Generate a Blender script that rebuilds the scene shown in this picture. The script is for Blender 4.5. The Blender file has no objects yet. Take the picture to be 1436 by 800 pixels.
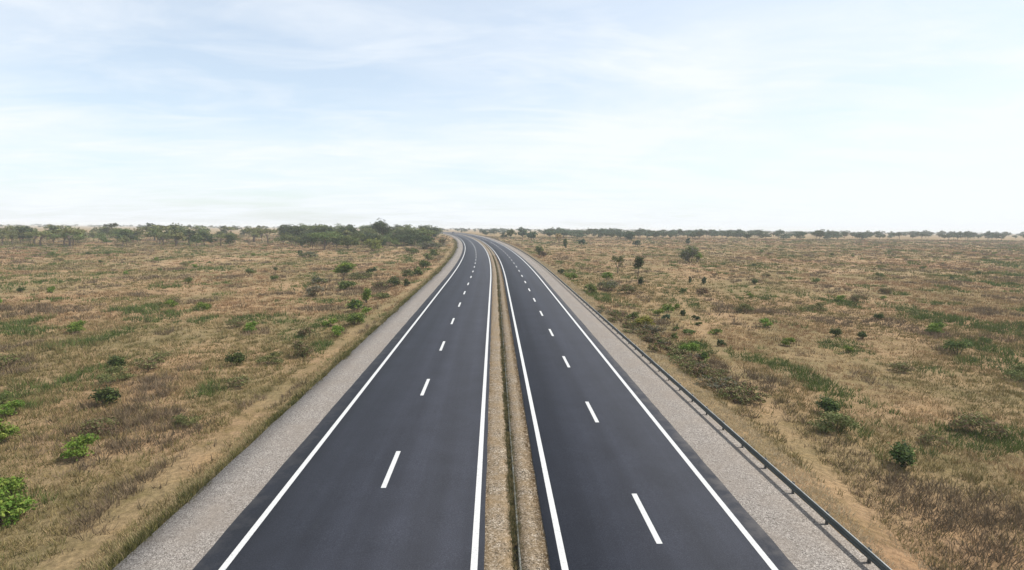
import bpy, math, random
import numpy as np
from mathutils import Vector, Matrix

random.seed(7)
RNG = np.random.default_rng(11)
S = bpy.context.scene
COL = S.collection

# ------------------------------------------------------------------ layout
R_CURVE, Y_CURVE = 2350.0, 95.0
CAM_H, SLOPE = 10.0, 0.012


def bend(Y):
    """sideways shift of the road axis (it bends to the left)"""
    Y = np.asarray(Y, float)
    a = np.clip(Y - Y_CURVE, 0, 800)
    d = -a * a / (2 * R_CURVE)
    return d - np.clip(Y - Y_CURVE - 800, 0, None) * (800 / R_CURVE)


def stretch(Y):
    t = np.clip((np.asarray(Y, float) - Y_CURVE) / R_CURVE, 0, 800 / R_CURVE)
    return np.sqrt(1 + t * t)


def road_z(Y):
    """the road climbs 1.2 % away from the bridge, then levels out"""
    Y = np.asarray(Y, float)
    a, b = 320.0, 620.0
    t = np.clip(Y, a, b) - a
    return SLOPE * np.minimum(Y, a) + SLOPE * (t - t * t / (2 * (b - a)))


def hash2(ix, iy, seed):
    h = (ix.astype(np.int64) * 374761393 + iy.astype(np.int64) * 668265263 + seed * 1442695041) & 0xFFFFFFFF
    h = ((h ^ (h >> 13)) * 1274126177) & 0xFFFFFFFF
    return ((h ^ (h >> 16)) & 0xFFFF) / 65535.0


def vnoise(x, y, seed=0):
    x = np.asarray(x, float); y = np.asarray(y, float)
    ix, iy = np.floor(x), np.floor(y)
    fx, fy = x - ix, y - iy
    fx = fx * fx * (3 - 2 * fx); fy = fy * fy * (3 - 2 * fy)
    a = hash2(ix, iy, seed); b = hash2(ix + 1, iy, seed)
    c = hash2(ix, iy + 1, seed); d = hash2(ix + 1, iy + 1, seed)
    return (a * (1 - fx) + b * fx) * (1 - fy) + (c * (1 - fx) + d * fx) * fy


def fbm(x, y, seed=0, n=3):
    s = 0; t = 0
    for i in range(n):
        w = 0.5 ** i
        s = s + w * vnoise(x * 2 ** i, y * 2 ** i, seed + i * 17); t += w
    return s / t


PROF_O = [-6000, -60, -30, -20, -15.5, -13.6, -12.2, -11.75, -11.45, -11.0, 11.4, 11.5, 12.6, 14.5, 18, 30, 60, 6000]
PROF_Z = [-1.0, -1.0, -1.0, -0.95, -0.75, -0.52, -0.42, -0.34, -0.28, -0.22, -0.58, -0.14, -0.3, -0.75, -1.05, -1.1, -1.0, -1.0]


def offset_of(X, Y):
    return (np.asarray(X, float) - bend(Y)) / stretch(Y)


def ground_z(X, Y):
    o = offset_of(X, Y)
    z = road_z(Y) + np.interp(o, PROF_O, PROF_Z)
    w = np.clip((np.abs(o) - 12.2) / 6, 0, 1)
    far = np.clip(1.2 - np.asarray(Y, float) / 700, 0.12, 1)
    z = z + w * far * ((fbm(X / 6, np.asarray(Y) / 6, 3) - .5) * .45 + (fbm(X / 45, np.asarray(Y) / 45, 5) - .5) * .9)
    return z


# camera: 36 mm wide sensor; pixel units below are those of a 1436 x 800 picture
F, CX, CY = 800.0, 718.0, 400.0
ROLL = math.radians(0.5)
VX, VY = -25.78, -88.78 + SLOPE * F       # direction of the near road, levelled
PITCH = math.atan2(-VY, F)
YAW = math.atan2(VX, math.hypot(F, VY))
r_c, f_c, u_c = Vector((1, 0, 0)), Vector((0, 1, 0)), Vector((0, 0, 1))
Mrot = (Matrix.Rotation(YAW, 3, 'Z') @ Matrix.Rotation(-PITCH, 3, 'X'))
# yaw: the near road must lie along +Y, to the left of the optical axis
Mrot = (Matrix.Rotation(YAW, 3, 'Z') @ Matrix.Rotation(-PITCH, 3, 'X') @ Matrix.Rotation(-ROLL, 3, 'Y'))
CAM = Vector((0, 0, CAM_H))


def ray(px, py):
    v = Vector(((px - CX), F, -(py - CY)))
    return (Mrot @ v).normalized()


def at(px, py):
    """where the line of sight through a point of the picture meets the ground"""
    d = ray(px, py)
    t = 5.0
    dt = 0.5
    while t < 3000:
        p = CAM + d * t
        if p.z < float(ground_z(p.x, p.y)):
            lo, hi = t - dt, t
            for _ in range(14):
                m = (lo + hi) / 2
                p = CAM + d * m
                if p.z < float(ground_z(p.x, p.y)):
                    hi = m
                else:
                    lo = m
            p = CAM + d * hi
            return Vector((p.x, p.y, float(ground_z(p.x, p.y))))
        dt = max(.5, t * .01)
        t += dt
    p = CAM + d * 900
    return Vector((p.x, p.y, float(ground_z(p.x, p.y))))


# ------------------------------------------------------------------ materials
def new_mat(name):
    m = bpy.data.materials.new(name)
    m.use_nodes = True
    nt = m.node_tree
    return m, nt, nt.nodes['Principled BSDF']


def node(nt, kind, **kw):
    n = nt.nodes.new(kind)
    for k, v in kw.items():
        if k in n.inputs.keys():
            n.inputs[k].default_value = v
        else:
            setattr(n, k, v)
    return n


def ramp(nt, stops):
    n = nt.nodes.new('ShaderNodeValToRGB')
    while len(n.color_ramp.elements) < len(stops):
        n.color_ramp.elements.new(0.5)
    for e, (p, c) in zip(n.color_ramp.elements, stops):
        e.position = p
        e.color = (c[0], c[1], c[2], 1) if not isinstance(c, (int, float)) else (c, c, c, 1)
    return n


def mixc(nt, fac, a, b, mode='MIX'):
    n = nt.nodes.new('ShaderNodeMix')
    n.data_type = 'RGBA'
    n.blend_type = mode
    for sock, v in ((n.inputs[0], fac), (n.inputs[6], a), (n.inputs[7], b)):
        if hasattr(v, 'is_linked') or hasattr(v, 'links'):
            nt.links.new(v, sock)
        elif isinstance(v, (int, float)):
            sock.default_value = v if sock.type == 'VALUE' else (v, v, v, 1)
        else:
            sock.default_value = (*v, 1)
    return n.outputs[2]


def noise(nt, vec, scale, detail=4, rough=.55, dist=0):
    n = node(nt, 'ShaderNodeTexNoise', Scale=scale, Detail=detail, Roughness=rough, Distortion=dist)
    if vec is not None:
        nt.links.new(vec, n.inputs['Vector'])
    return n.outputs[0]


def mapping(nt, vec, scale=(1, 1, 1), loc=(0, 0, 0)):
    n = nt.nodes.new('ShaderNodeMapping')
    n.inputs['Scale'].default_value = scale
    n.inputs['Location'].default_value = loc
    nt.links.new(vec, n.inputs['Vector'])
    return n.outputs[0]


def bump(nt, b, height, strength=.3, dist=.02):
    n = node(nt, 'ShaderNodeBump', Strength=strength, Distance=dist)
    nt.links.new(height, n.inputs['Height'])
    nt.links.new(n.outputs[0], b.inputs['Normal'])


def asphalt():
    m, nt, b = new_mat('asphalt')
    uv = nt.nodes.new('ShaderNodeUVMap').outputs[0]
    pos = nt.nodes.new('ShaderNodeNewGeometry').outputs['Position']
    grain = noise(nt, pos, 28, 3, .8)
    g = ramp(nt, [(.3, (.009, .0105, .017)), (.5, (.018, .020, .0285)), (.72, (.042, .044, .056))])
    nt.links.new(grain, g.inputs[0])
    streak = noise(nt, mapping(nt, uv, (1.5, .03, 1)), 1.0, 4, .6)
    sr = ramp(nt, [(.3, .84), (.7, 1.16)])
    nt.links.new(streak, sr.inputs[0])
    c = mixc(nt, 1.0, g.outputs[0], sr.outputs[0], 'MULTIPLY')
    patch = noise(nt, pos, .55, 5, .65)
    pr = ramp(nt, [(.3, .84), (.7, 1.16)])
    nt.links.new(patch, pr.inputs[0])
    c = mixc(nt, 1.0, c, pr.outputs[0], 'MULTIPLY')
    # wheel tracks polished a little paler, and faint drips between them
    su = nt.nodes.new('ShaderNodeSeparateXYZ'); nt.links.new(uv, su.inputs[0])

    def mth(op, a, k):
        n_ = nt.nodes.new('ShaderNodeMath'); n_.operation = op
        for s_, v_ in ((n_.inputs[0], a), (n_.inputs[1], k)):
            if isinstance(v_, (int, float)):
                s_.default_value = v_
            else:
                nt.links.new(v_, s_)
        return n_.outputs[0]
    wave = mth('SINE', mth('MULTIPLY', su.outputs[0], 2 * math.pi / 1.78), 0)
    tr = mth('ADD', mth('MULTIPLY', mth('MULTIPLY', wave, noise(nt, mapping(nt, uv, (.4, .02, 1)), 1.0, 3)), .20), 1.0)
    cmb = nt.nodes.new('ShaderNodeCombineColor')
    for k_ in range(3):
        nt.links.new(tr, cmb.inputs[k_])
    c = mixc(nt, 1.0, c, cmb.outputs[0], 'MULTIPLY')
    spots = noise(nt, mapping(nt, uv, (1.6, .35, 1), (4, 9, 0)), 1.0, 6, .7)
    spr = ramp(nt, [(.59, 0), (.73, .5)]); nt.links.new(spots, spr.inputs[0])
    c = mixc(nt, spr.outputs[0], c, (.017, .018, .022))
    # dust blown in from the gravel, thickest at the outer edges
    edge = mth('ADD', mth('MULTIPLY', mth('SUBTRACT', mth('ABSOLUTE', mth('ADD', su.outputs[0], -.15), 0), 7.9), .6), mth('MULTIPLY', mth('SUBTRACT', noise(nt, pos, 1.4, 5, .7), .5), 1.6))
    er = ramp(nt, [(.18, 0), (.75, .55)]); nt.links.new(edge, er.inputs[0])
    c = mixc(nt, er.outputs[0], c, (.115, .105, .098))
    nt.links.new(c, b.inputs['Base Color'])
    b.inputs['Roughness'].default_value = .78
    b.inputs['Specular IOR Level'].default_value = .28
    bump(nt, b, grain, .5, .012)
    return m


def paint():
    m, nt, b = new_mat('road_paint')
    pos = nt.nodes.new('ShaderNodeNewGeometry').outputs['Position']
    n = noise(nt, pos, 16, 5, .75)
    r = ramp(nt, [(.28, (.24, .24, .24)), (.44, (.46, .46, .45)), (.7, (.555, .555, .54))])
    nt.links.new(n, r.inputs[0])
    nt.links.new(r.outputs[0], b.inputs['Base Color'])
    b.inputs['Roughness'].default_value = .7
    return m


def gravel(name, tones, dirt, dscale=.6, vscale=34.0):
    m, nt, b = new_mat(name)
    pos = nt.nodes.new('ShaderNodeNewGeometry').outputs['Position']
    v = node(nt, 'ShaderNodeTexVoronoi', Scale=vscale)
    nt.links.new(pos, v.inputs['Vector'])
    sep = nt.nodes.new('ShaderNodeSeparateColor')
    nt.links.new(v.outputs['Color'], sep.inputs[0])
    r = ramp(nt, tones)
    nt.links.new(sep.outputs[0], r.inputs[0])
    n = noise(nt, pos, dscale, 6, .7)
    dr = ramp(nt, [(.42, 0), (.68, .8)])
    nt.links.new(n, dr.inputs[0])
    fine = noise(nt, pos, 9, 4, .8)
    fr = ramp(nt, [(.3, .72), (.7, 1.25)])
    nt.links.new(fine, fr.inputs[0])
    c = mixc(nt, dr.outputs[0], r.outputs[0], dirt)
    c = mixc(nt, 1.0, c, fr.outputs[0], 'MULTIPLY')
    nt.links.new(c, b.inputs['Base Color'])
    b.inputs['Roughness'].default_value = .95
    b.inputs['Specular IOR Level'].default_value = .15
    bump(nt, b, v.outputs['Distance'], .35, .02)
    return m


def ground_mat():
    m, nt, b = new_mat('dry_ground')
    pos = nt.nodes.new('ShaderNodeNewGeometry').outputs['Position']
    big = noise(nt, pos, .022, 5, .6, .6)
    r = ramp(nt, [(.30, (.228, .14, .082)), (.43, (.275, .187, .106)), (.52, (.19, .147, .076)), (.62, (.30, .208, .122)), (.72, (.24, .145, .084))])
    nt.links.new(big, r.inputs[0])
    mid = noise(nt, pos, .35, 6, .7)
    mr = ramp(nt, [(.30, (.62, .66, .52)), (.50, (1, 1, 1)), (.70, (1.22, 1.16, 1.08))])
    nt.links.new(mid, mr.inputs[0])
    fine = noise(nt, pos, 4.5, 5, .75)
    fr = ramp(nt, [(.3, .55), (.7, 1.35)])
    nt.links.new(fine, fr.inputs[0])
    c = mixc(nt, 1.0, r.outputs[0], mr.outputs[0], 'MULTIPLY')
    c = mixc(nt, 1.0, c, fr.outputs[0], 'MULTIPLY')
    nt.links.new(c, b.inputs['Base Color'])
    b.inputs['Roughness'].default_value = 1
    b.inputs['Specular IOR Level'].default_value = .05
    bump(nt, b, fine, .9, .12)
    return m


def plant_mat(name, attr=True, base=(1, 1, 1), transl=.25, vary=.12):
    m, nt, b = new_mat(name)
    a = node(nt, 'ShaderNodeAttribute', attribute_name='tint')
    info = nt.nodes.new('ShaderNodeObjectInfo')
    hsv = nt.nodes.new('ShaderNodeHueSaturation')
    mr = node(nt, 'ShaderNodeMapRange')
    mr.inputs['To Min'].default_value = 1 - vary
    mr.inputs['To Max'].default_value = 1 + vary
    nt.links.new(info.outputs['Random'], mr.inputs['Value'])
    nt.links.new(mr.outputs[0], hsv.inputs['Value'])
    mh = node(nt, 'ShaderNodeMapRange')
    mh.inputs['To Min'].default_value = .5 - vary * .12
    mh.inputs['To Max'].default_value = .5 + vary * .12
    nt.links.new(info.outputs['Random'], mh.inputs['Value'])
    nt.links.new(mh.outputs[0], hsv.inputs['Hue'])
    nt.links.new(a.outputs['Color'], hsv.inputs['Color'])
    nt.links.new(hsv.outputs[0], b.inputs['Base Color'])
    b.inputs['Roughness'].default_value = .75
    b.inputs['Specular IOR Level'].default_value = .15
    if transl:
        t = nt.nodes.new('ShaderNodeBsdfTranslucent')
        nt.links.new(hsv.outputs[0], t.inputs['Color'])
        mx = node(nt, 'ShaderNodeMixShader')
        mx.inputs[0].default_value = transl
        nt.links.new(b.outputs[0], mx.inputs[1])
        nt.links.new(t.outputs[0], mx.inputs[2])
        nt.links.new(mx.outputs[0], nt.nodes['Material Output'].inputs['Surface'])
    return m


def bark_mat():
    m, nt, b = new_mat('bark')
    pos = nt.nodes.new('ShaderNodeTexCoord').outputs['Object']
    n = noise(nt, mapping(nt, pos, (6, 6, 1.5)), 3, 5, .7)
    r = ramp(nt, [(.3, (.055, .042, .032)), (.7, (.16, .125, .095))])
    nt.links.new(n, r.inputs[0])
    nt.links.new(r.outputs[0], b.inputs['Base Color'])
    b.inputs['Roughness'].default_value = .95
    bump(nt, b, n, .6, .03)
    return m


def metal_mat(name, lo, hi, rough=.5, metallic=.6):
    m, nt, b = new_mat(name)
    pos = nt.nodes.new('ShaderNodeNewGeometry').outputs['Position']
    n = noise(nt, pos, 1.2, 6, .7)
    r = ramp(nt, [(.35, lo), (.65, hi)])
    nt.links.new(n, r.inputs[0])
    nt.links.new(r.outputs[0], b.inputs['Base Color'])
    b.inputs['Roughness'].default_value = rough
    b.inputs['Metallic'].default_value = metallic
    return m


def plain(name, c, rough=.5, metallic=0.0):
    m, nt, b = new_mat(name)
    pos = nt.nodes.new('ShaderNodeNewGeometry').outputs['Position']
    n = noise(nt, pos, 5, 4)
    r = ramp(nt, [(.3, tuple(x * .85 for x in c)), (.7, tuple(min(1, x * 1.1) for x in c))])
    nt.links.new(n, r.inputs[0])
    nt.links.new(r.outputs[0], b.inputs['Base Color'])
    b.inputs['Roughness'].default_value = rough
    b.inputs['Metallic'].default_value = metallic
    return m


M = dict(
    asphalt=asphalt(), paint=paint(), ground=ground_mat(),
    shoulder=gravel('shoulder_gravel', [(0, (.07, .061, .053)), (.35, (.185, .163, .143)), (.75, (.255, .228, .204)), (1, (.38, .345, .31))], (.20, .17, .143), .45),
    median=gravel('median_gravel', [(0, (.03, .025, .019)), (.35, (.155, .121, .084)), (.75, (.245, .197, .142)), (1, (.40, .345, .28))], (.205, .14, .073), .8, 24.0),
    kerb=gravel('kerb_concrete', [(0, (.06, .062, .056)), (1, (.20, .20, .18))], (.07, .065, .045), 1.1),
    soil=plain('drain_soil', (.035, .033, .022), 1),
    leaf=plant_mat('foliage'), grass=plant_mat('grass_blades', vary=0.0), bark=bark_mat(),
    rail=metal_mat('shaded_rail', (.030, .036, .033), (.058, .066, .060), .7, .1),  # beam steel darkened: shade on its road side painted into the colour
    lip=metal_mat('sunlit_lip', (.20, .205, .195), (.38, .385, .37), .6, .15),  # same steel made paler, sunlight on the top edge painted in
    post=metal_mat('rail_post', (.05, .052, .05), (.10, .10, .095), .8, .2),
    car=plain('car_paint', (.04, .055, .085), .35), glass=plain('car_glass', (.02, .025, .03), .1),
    rubber=plain('tyre_rubber', (.02, .02, .02), .9), lamp=plain('lamp_red', (.35, .02, .02), .3),
)


# ------------------------------------------------------------------ mesh helpers
def np_mesh(name, verts, quads=None, tris=None, mat=None, parent=None, tint=None, uv=None, smooth=False):
    verts = np.asarray(verts, np.float32).reshape(-1, 3)
    nq = 0 if quads is None else len(quads)
    nt_ = 0 if tris is None else len(tris)
    me = bpy.data.meshes.new(name)
    me.vertices.add(len(verts))
    me.vertices.foreach_set('co', verts.ravel())
    loops = []
    if nq:
        loops.append(np.asarray(quads, np.int32).ravel())
    if nt_:
        loops.append(np.asarray(tris, np.int32).ravel())
    loops = np.concatenate(loops)
    me.loops.add(len(loops))
    me.loops.foreach_set('vertex_index', loops)
    me.polygons.add(nq + nt_)
    starts = np.concatenate([np.arange(nq) * 4, nq * 4 + np.arange(nt_) * 3]).astype(np.int32)
    me.polygons.foreach_set('loop_start', starts)
    if smooth:
        me.polygons.foreach_set('use_smooth', np.ones(nq + nt_, bool))
    if tint is not None:
        a = me.color_attributes.new('tint', 'FLOAT_COLOR', 'POINT')
        c = np.ones((len(verts), 4), np.float32)
        c[:, :3] = tint
        a.data.foreach_set('color', c.ravel())
    if uv is not None:
        u = me.uv_layers.new(name='UVMap')
        u.data.foreach_set('uv', np.asarray(uv, np.float32)[loops].ravel())
    me.update(calc_edges=True)
    me.validate()
    if mat:
        me.materials.append(mat)
    o = bpy.data.objects.new(name, me)
    COL.objects.link(o)
    if parent:
        o.parent = parent
    return o


def tag(o, label=None, cat=None, group=None, kind=None):
    if label:
        o['label'] = label
    if cat:
        o['category'] = cat
    if group:
        o['group'] = group
    if kind:
        o['kind'] = kind
    return o


def empty(name, loc=(0, 0, 0), rz=0):
    o = bpy.data.objects.new(name, None)
    o.empty_display_size = .3
    o.location = loc
    o.rotation_euler = (0, 0, rz)
    COL.objects.link(o)
    return o


def stations(y0, y1, near=1.0, grow=.012):
    ys = [y0]
    while ys[-1] < y1:
        ys.append(ys[-1] + max(near, abs(ys[-1]) * grow))
    return np.array(ys)


def strip(name, prof, y0, y1, mat, parent=None, wobble=0.0, near=1.0, wseed=1):
    """a profile of (offset, height) points swept along the road"""
    ys = stations(y0, y1, near)
    P = np.array(prof, float)
    n = len(P)
    V = []
    UV = []
    for j, (o, z) in enumerate(P):
        oo = o + (wobble * 2 * (fbm(ys * 1.3, ys * 0 + j * 9.7, wseed, 3) - .5) if wobble and j in (0, 1, n - 2, n - 1) else 0)
        V.append(np.stack([bend(ys) + oo * stretch(ys), ys, road_z(ys) + z], 1))
        UV.append(np.stack([oo + 0 * ys, ys], 1))
    V = np.stack(V, 1).reshape(-1, 3)
    UV = np.stack(UV, 1).reshape(-1, 2)
    m = len(ys)
    i, j = np.meshgrid(np.arange(m - 1), np.arange(n - 1), indexing='ij')
    a = (i * n + j).ravel()
    q = np.stack([a, a + 1, a + n + 1, a + n], 1)
    return np_mesh(name, V, q, mat=mat, parent=parent, uv=UV)


def tube(path, radii, sides=6):
    path = np.asarray(path, float)
    n = len(path)
    t = np.gradient(path, axis=0)
    t /= np.linalg.norm(t, axis=1)[:, None] + 1e-9
    ref = np.array([.31, .87, .2])
    a = np.cross(t, ref); a /= np.linalg.norm(a, axis=1)[:, None] + 1e-9
    b = np.cross(t, a)
    ang = np.arange(sides) * 2 * math.pi / sides
    V = (path[:, None] + np.asarray(radii)[:, None, None] * (np.cos(ang)[None, :, None] * a[:, None] + np.sin(ang)[None, :, None] * b[:, None])).reshape(-1, 3)
    q = []
    for i in range(n - 1):
        for k in range(sides):
            k2 = (k + 1) % sides
            q.append((i * sides + k, i * sides + k2, (i + 1) * sides + k2, (i + 1) * sides + k))
    return V, np.array(q)


def join(parts):
    V, Q, n = [], [], 0
    for v, q in parts:
        V.append(v); Q.append(q + n); n += len(v)
    return np.concatenate(V), np.concatenate(Q)


# ------------------------------------------------------------------ plants
PAL = dict(
    dark=[(.028, .046, .016), (.042, .064, .021), (.062, .085, .028)],
    mid=[(.065, .098, .026), (.092, .125, .034), (.125, .15, .045)],
    olive=[(.10, .115, .040), (.135, .145, .05), (.165, .165, .065)],
    teal=[(.045, .075, .042), (.062, .095, .054), (.085, .118, .066)],
    bright=[(.085, .145, .022), (.13, .195, .03), (.19, .24, .045)],
    yellow=[(.20, .19, .03), (.26, .24, .04), (.16, .17, .035)],
    lime=[(.14, .17, .03), (.20, .22, .045), (.11, .14, .03)],
    brown=[(.17, .115, .068), (.21, .145, .088), (.125, .095, .048)],
    grey=[(.12, .115, .085), (.16, .15, .11), (.085, .095, .055)],
    straw=[(.315, .222, .115), (.37, .268, .148), (.25, .168, .085)],
)


def leaves(rng, blobs, n, size, pal, flat=.25, clump=.22, per=9):
    """n leaf-clump faces spread through the volume of the ellipsoids `blobs`"""
    B = np.array(blobs, float)
    w = (B[:, 3] * B[:, 4] * B[:, 5]) ** .67
    nc = max(6, n // per)
    bi = rng.choice(len(B), nc, p=w / w.sum())
    d = rng.normal(size=(nc, 3)); d /= np.linalg.norm(d, axis=1)[:, None]
    low = d[:, 2] < -.35
    d[low, 2] *= rng.uniform(.2, .9, low.sum())
    rad = rng.uniform(.12, 1, nc) ** .45
    rad *= 1 + .22 * rng.normal(size=nc)
    cc = B[bi, :3] + d * B[bi, 3:6] * rad[:, None]
    ci = rng.integers(0, nc, n)
    p = cc[ci] + rng.normal(size=(n, 3)) * clump * B[bi[ci], 3:6] * np.array([1, 1, .8])
    p[:, 2] = np.maximum(p[:, 2], .02)
    nrm = rng.normal(size=(n, 3)); nrm[:, 2] = np.abs(nrm[:, 2]) + flat
    nrm += d[ci] * .5
    nrm /= np.linalg.norm(nrm, axis=1)[:, None]
    ax = np.cross(nrm, rng.normal(size=(n, 3))); ax /= np.linalg.norm(ax, axis=1)[:, None] + 1e-9
    bx = np.cross(nrm, ax)
    s = size * rng.uniform(.55, 1.35, n)[:, None]
    V = np.stack([p - ax * s, p + bx * s * .55 + ax * s * .1, p + ax * s, p - bx * s * .55 - ax * s * .1], 1).reshape(-1, 3)
    V[:, 2] = np.maximum(V[:, 2], .01)
    q = np.arange(n * 4).reshape(-1, 4)
    pal = np.array(pal)
    k = rng.integers(0, len(pal), nc)
    tint = pal[k][ci] * rng.uniform(.75, 1.3, nc)[ci][:, None] * rng.uniform(.85, 1.15, (n, 1))
    return V, q, np.repeat(tint, 4, 0)


def limbs(rng, h, fork, targets, r0, lean=0.0, sides=6):
    parts = []
    base = np.array([0, 0, -.15]); top = np.array([lean * h * .3, rng.normal() * .03 * h, fork])
    n = 5
    t = np.linspace(0, 1, n)[:, None]
    path = base * (1 - t) + top * t + rng.normal(size=(n, 3)) * .012 * h * np.array([1, 1, 0])
    path[0] = base
    parts.append(tube(path, r0 * np.array([1.3, 1.0, .9, .82, .75]), sides))
    for c in targets:
        c = np.array(c[:3], float)
        m = (path[-1] + c) / 2 + rng.normal(size=3) * .05 * h
        m[2] += .02 * h
        t = np.linspace(0, 1, 4)[:, None]
        pp = (1 - t) ** 2 * path[-1] + 2 * t * (1 - t) * m + t ** 2 * c
        parts.append(tube(pp, r0 * np.array([.62, .42, .28, .12]), 5))
    return join(parts)


def tree_shape(kind, rng, h, w):
    """blobs of the crown (metres), fork height, trunk radius"""
    r = w / 2
    if kind == 'umbrella':
        bl = [(rng.uniform(-.55, .55) * r, rng.uniform(-.55, .55) * r, h * rng.uniform(.74, .86), r * .5, r * .5, h * .13) for _ in range(9)]
        return bl, h * .40, .045 * h
    if kind == 'lollipop':
        bl = [(rng.uniform(-.3, .3) * r, rng.uniform(-.3, .3) * r, h * rng.uniform(.62, .9), r * .62, r * .62, h * .13) for _ in range(7)]
        return bl, h * .55, .013 * h
    if kind == 'loose':
        bl = [(rng.uniform(-.6, .6) * r, rng.uniform(-.6, .6) * r, h * rng.uniform(.4, .9), r * .42, r * .42, h * .13) for _ in range(9)]
        return bl, h * .25, .028 * h
    if kind == 'broad':
        bl = [(rng.uniform(-.62, .62) * r, rng.uniform(-.5, .5) * r, h * rng.uniform(.42, .8), r * .5, r * .5, h * .2) for _ in range(10)]
        return bl, h * .25, .032 * h
    bl = [(rng.uniform(-.5, .5) * r, rng.uniform(-.5, .5) * r, h * rng.uniform(.38, .82), r * .55, r * .55, h * .2) for _ in range(8)]  # round
    return bl, h * .22, .03 * h


def make_tree(name, loc, h, w, kind, pal, n, size, label, cat='tree', group=None, lean=0.0, seed=None, single=False, rz=0):
    rng = np.random.default_rng(seed if seed is not None else RNG.integers(1 << 30))
    bl, fork, r0 = tree_shape(kind, rng, h, w)
    V, q, t = leaves(rng, bl, n, size, PAL[pal])
    pick = sorted(bl, key=lambda b: rng.random())[:5]
    tv, tq = limbs(rng, h, fork, pick, r0, lean)
    if single:
        V2 = np.concatenate([V, tv]); q2 = np.concatenate([q, tq + len(V)])
        o = np_mesh(name, V2, q2, mat=M['leaf'], tint=np.concatenate([t, np.tile((.09, .072, .055), (len(tv), 1))]))
        o.location = loc; o.rotation_euler.z = rz
        return tag(o, label, cat, group)
    root = empty(name, loc, rz)
    tag(root, label, cat, group)
    np_mesh('crown', V, q, mat=M['leaf'], parent=root, tint=t)
    np_mesh('trunk', tv, tq, mat=M['bark'], parent=root, smooth=True)
    return root


def make_shrub(name, loc, h, w, pal, n, size, label, cat='shrub', group=None, seed=None, upright=False):
    rng = np.random.default_rng(seed if seed is not None else RNG.integers(1 << 30))
    r = w / 2
    k = 7
    bl = []
    for _ in range(k):
        zz = rng.uniform(.25, .75)
        sp = (.35 if upright else .62) * (1.1 - .55 * zz)
        a = rng.uniform(0, 2 * math.pi)
        bl.append((math.cos(a) * r * sp, math.sin(a) * r * sp, h * zz, r * .42, r * .42, h * .24))
    pals = PAL[pal] if isinstance(pal, str) else sum((PAL[p] for p in pal), [])
    V, q, t = leaves(rng, bl, n, size, pals, flat=.1, clump=.28)
    root = empty(name, loc, rng.uniform(0, 6.28))
    tag(root, label, cat, group)
    np_mesh('foliage', V, q, mat=M['leaf'], parent=root, tint=t)
    parts = []
    for b in bl[:5]:
        p0 = np.array([b[0] * .15, b[1] * .15, -.08]); p1 = np.array(b[:3]) * np.array([.95, .95, 1.1])
        mid = (p0 + p1) / 2 + np.array([b[0] * .12, b[1] * .12, 0])
        parts.append(tube([p0, mid, p1], [.022 * h + .008, .014 * h + .005, .006], 5))
    tv, tq = join(parts)
    np_mesh('stems', tv, tq, mat=M['bark'], parent=root, smooth=True)
    return root


def copy_tree(o, loc, rz, sc, label=None, group=None):
    c = o.copy(); COL.objects.link(c)
    c.location = loc; c.rotation_euler = (0, 0, rz); c.scale = sc
    if label:
        c['label'] = label
    if group:
        c['group'] = group
    for ch in list(o.children):
        d = ch.copy(); COL.objects.link(d); d.parent = c
    return c


def pxsize(loc):
    """metres per picture pixel at a place"""
    v = Mrot.inverted() @ (Vector(loc) - CAM)
    return v.y / F


# ------------------------------------------------------------------ ground and road
def build_ground():
    ys = np.concatenate([np.arange(-80, 8, 2.0), stations(8, 6300, .8, .016)])
    side = [0.0]
    a = 11.0
    left = []
    o = 10.9
    while o < 6000:
        left.append(o)
        o += .35 if o < 14 else max(.7, (o - 12) * .035)
    os_ = np.array(sorted([-x for x in left] + [-6, 0, 6] + [x + .5 for x in left]))
    Y, O = np.meshgrid(ys, os_, indexing='ij')
    X = bend(Y) + O * stretch(Y)
    Z = ground_z(X, Y)
    V = np.stack([X, Y, Z], 2).reshape(-1, 3)
    n = len(os_)
    i, j = np.meshgrid(np.arange(len(ys) - 1), np.arange(n - 1), indexing='ij')
    a = (i * n + j).ravel()
    q = np.stack([a, a + 1, a + n + 1, a + n], 1)
    g = np_mesh('ground', V, q, mat=M['ground'], smooth=True)
    return tag(g, 'dry grassland plain on both sides of the highway', 'ground', kind='structure')


build_ground()

Y0, Y1 = -60, 1300
roadl = strip('road', [(-8.6, -.12), (-8.6, 0), (-4.2, .03), (-.25, 0), (-.25, -.12)], Y0, Y1, M['asphalt'], wobble=.035, wseed=3)
tag(roadl, 'dark asphalt carriageway left of the median', 'road', kind='structure')
roadr = strip('road', [(1.7, -.14), (1.7, 0), (5.2, .03), (8.9, 0), (8.9, -.12)], Y0, Y1, M['asphalt'], wobble=.035, wseed=4)
tag(roadr, 'dark asphalt carriageway right of the median', 'road', kind='structure')


def rz_at(o):
    """height of the asphalt at an offset (both carriageways are slightly crowned)"""
    if o < 0:
        return float(np.interp(o, [-8.6, -4.2, -.25], [0, .03, 0]))
    return float(np.interp(o, [1.7, 5.2, 8.9], [0, .03, 0]))


def line(name, o, w, y0, y1, parent, near=1.0):
    a, b = o - w / 2, o + w / 2
    return strip(name, [(a, rz_at(a) + .005), (b, rz_at(b) + .005)], y0, y1, M['paint'], parent, near=near)


line('edge_line', -7.74, .2, Y0, Y1, roadl)
line('edge_line', -.53, .2, Y0, Y1, roadl)
line('edge_line', 2.11, .2, Y0, Y1, roadr)
line('edge_line', 8.22, .2, Y0, Y1, roadr)
for k in range(-5, 52):
    yc = 22.4 + 11.45 * k
    line('lane_dash', -4.1, .19, yc - 1.72, yc + 1.72, roadl, 1.72)
    yc = 18.45 + 10.85 * k
    line('lane_dash', 5.23, .19, yc - 1.65, yc + 1.65, roadr, 1.65)

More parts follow.
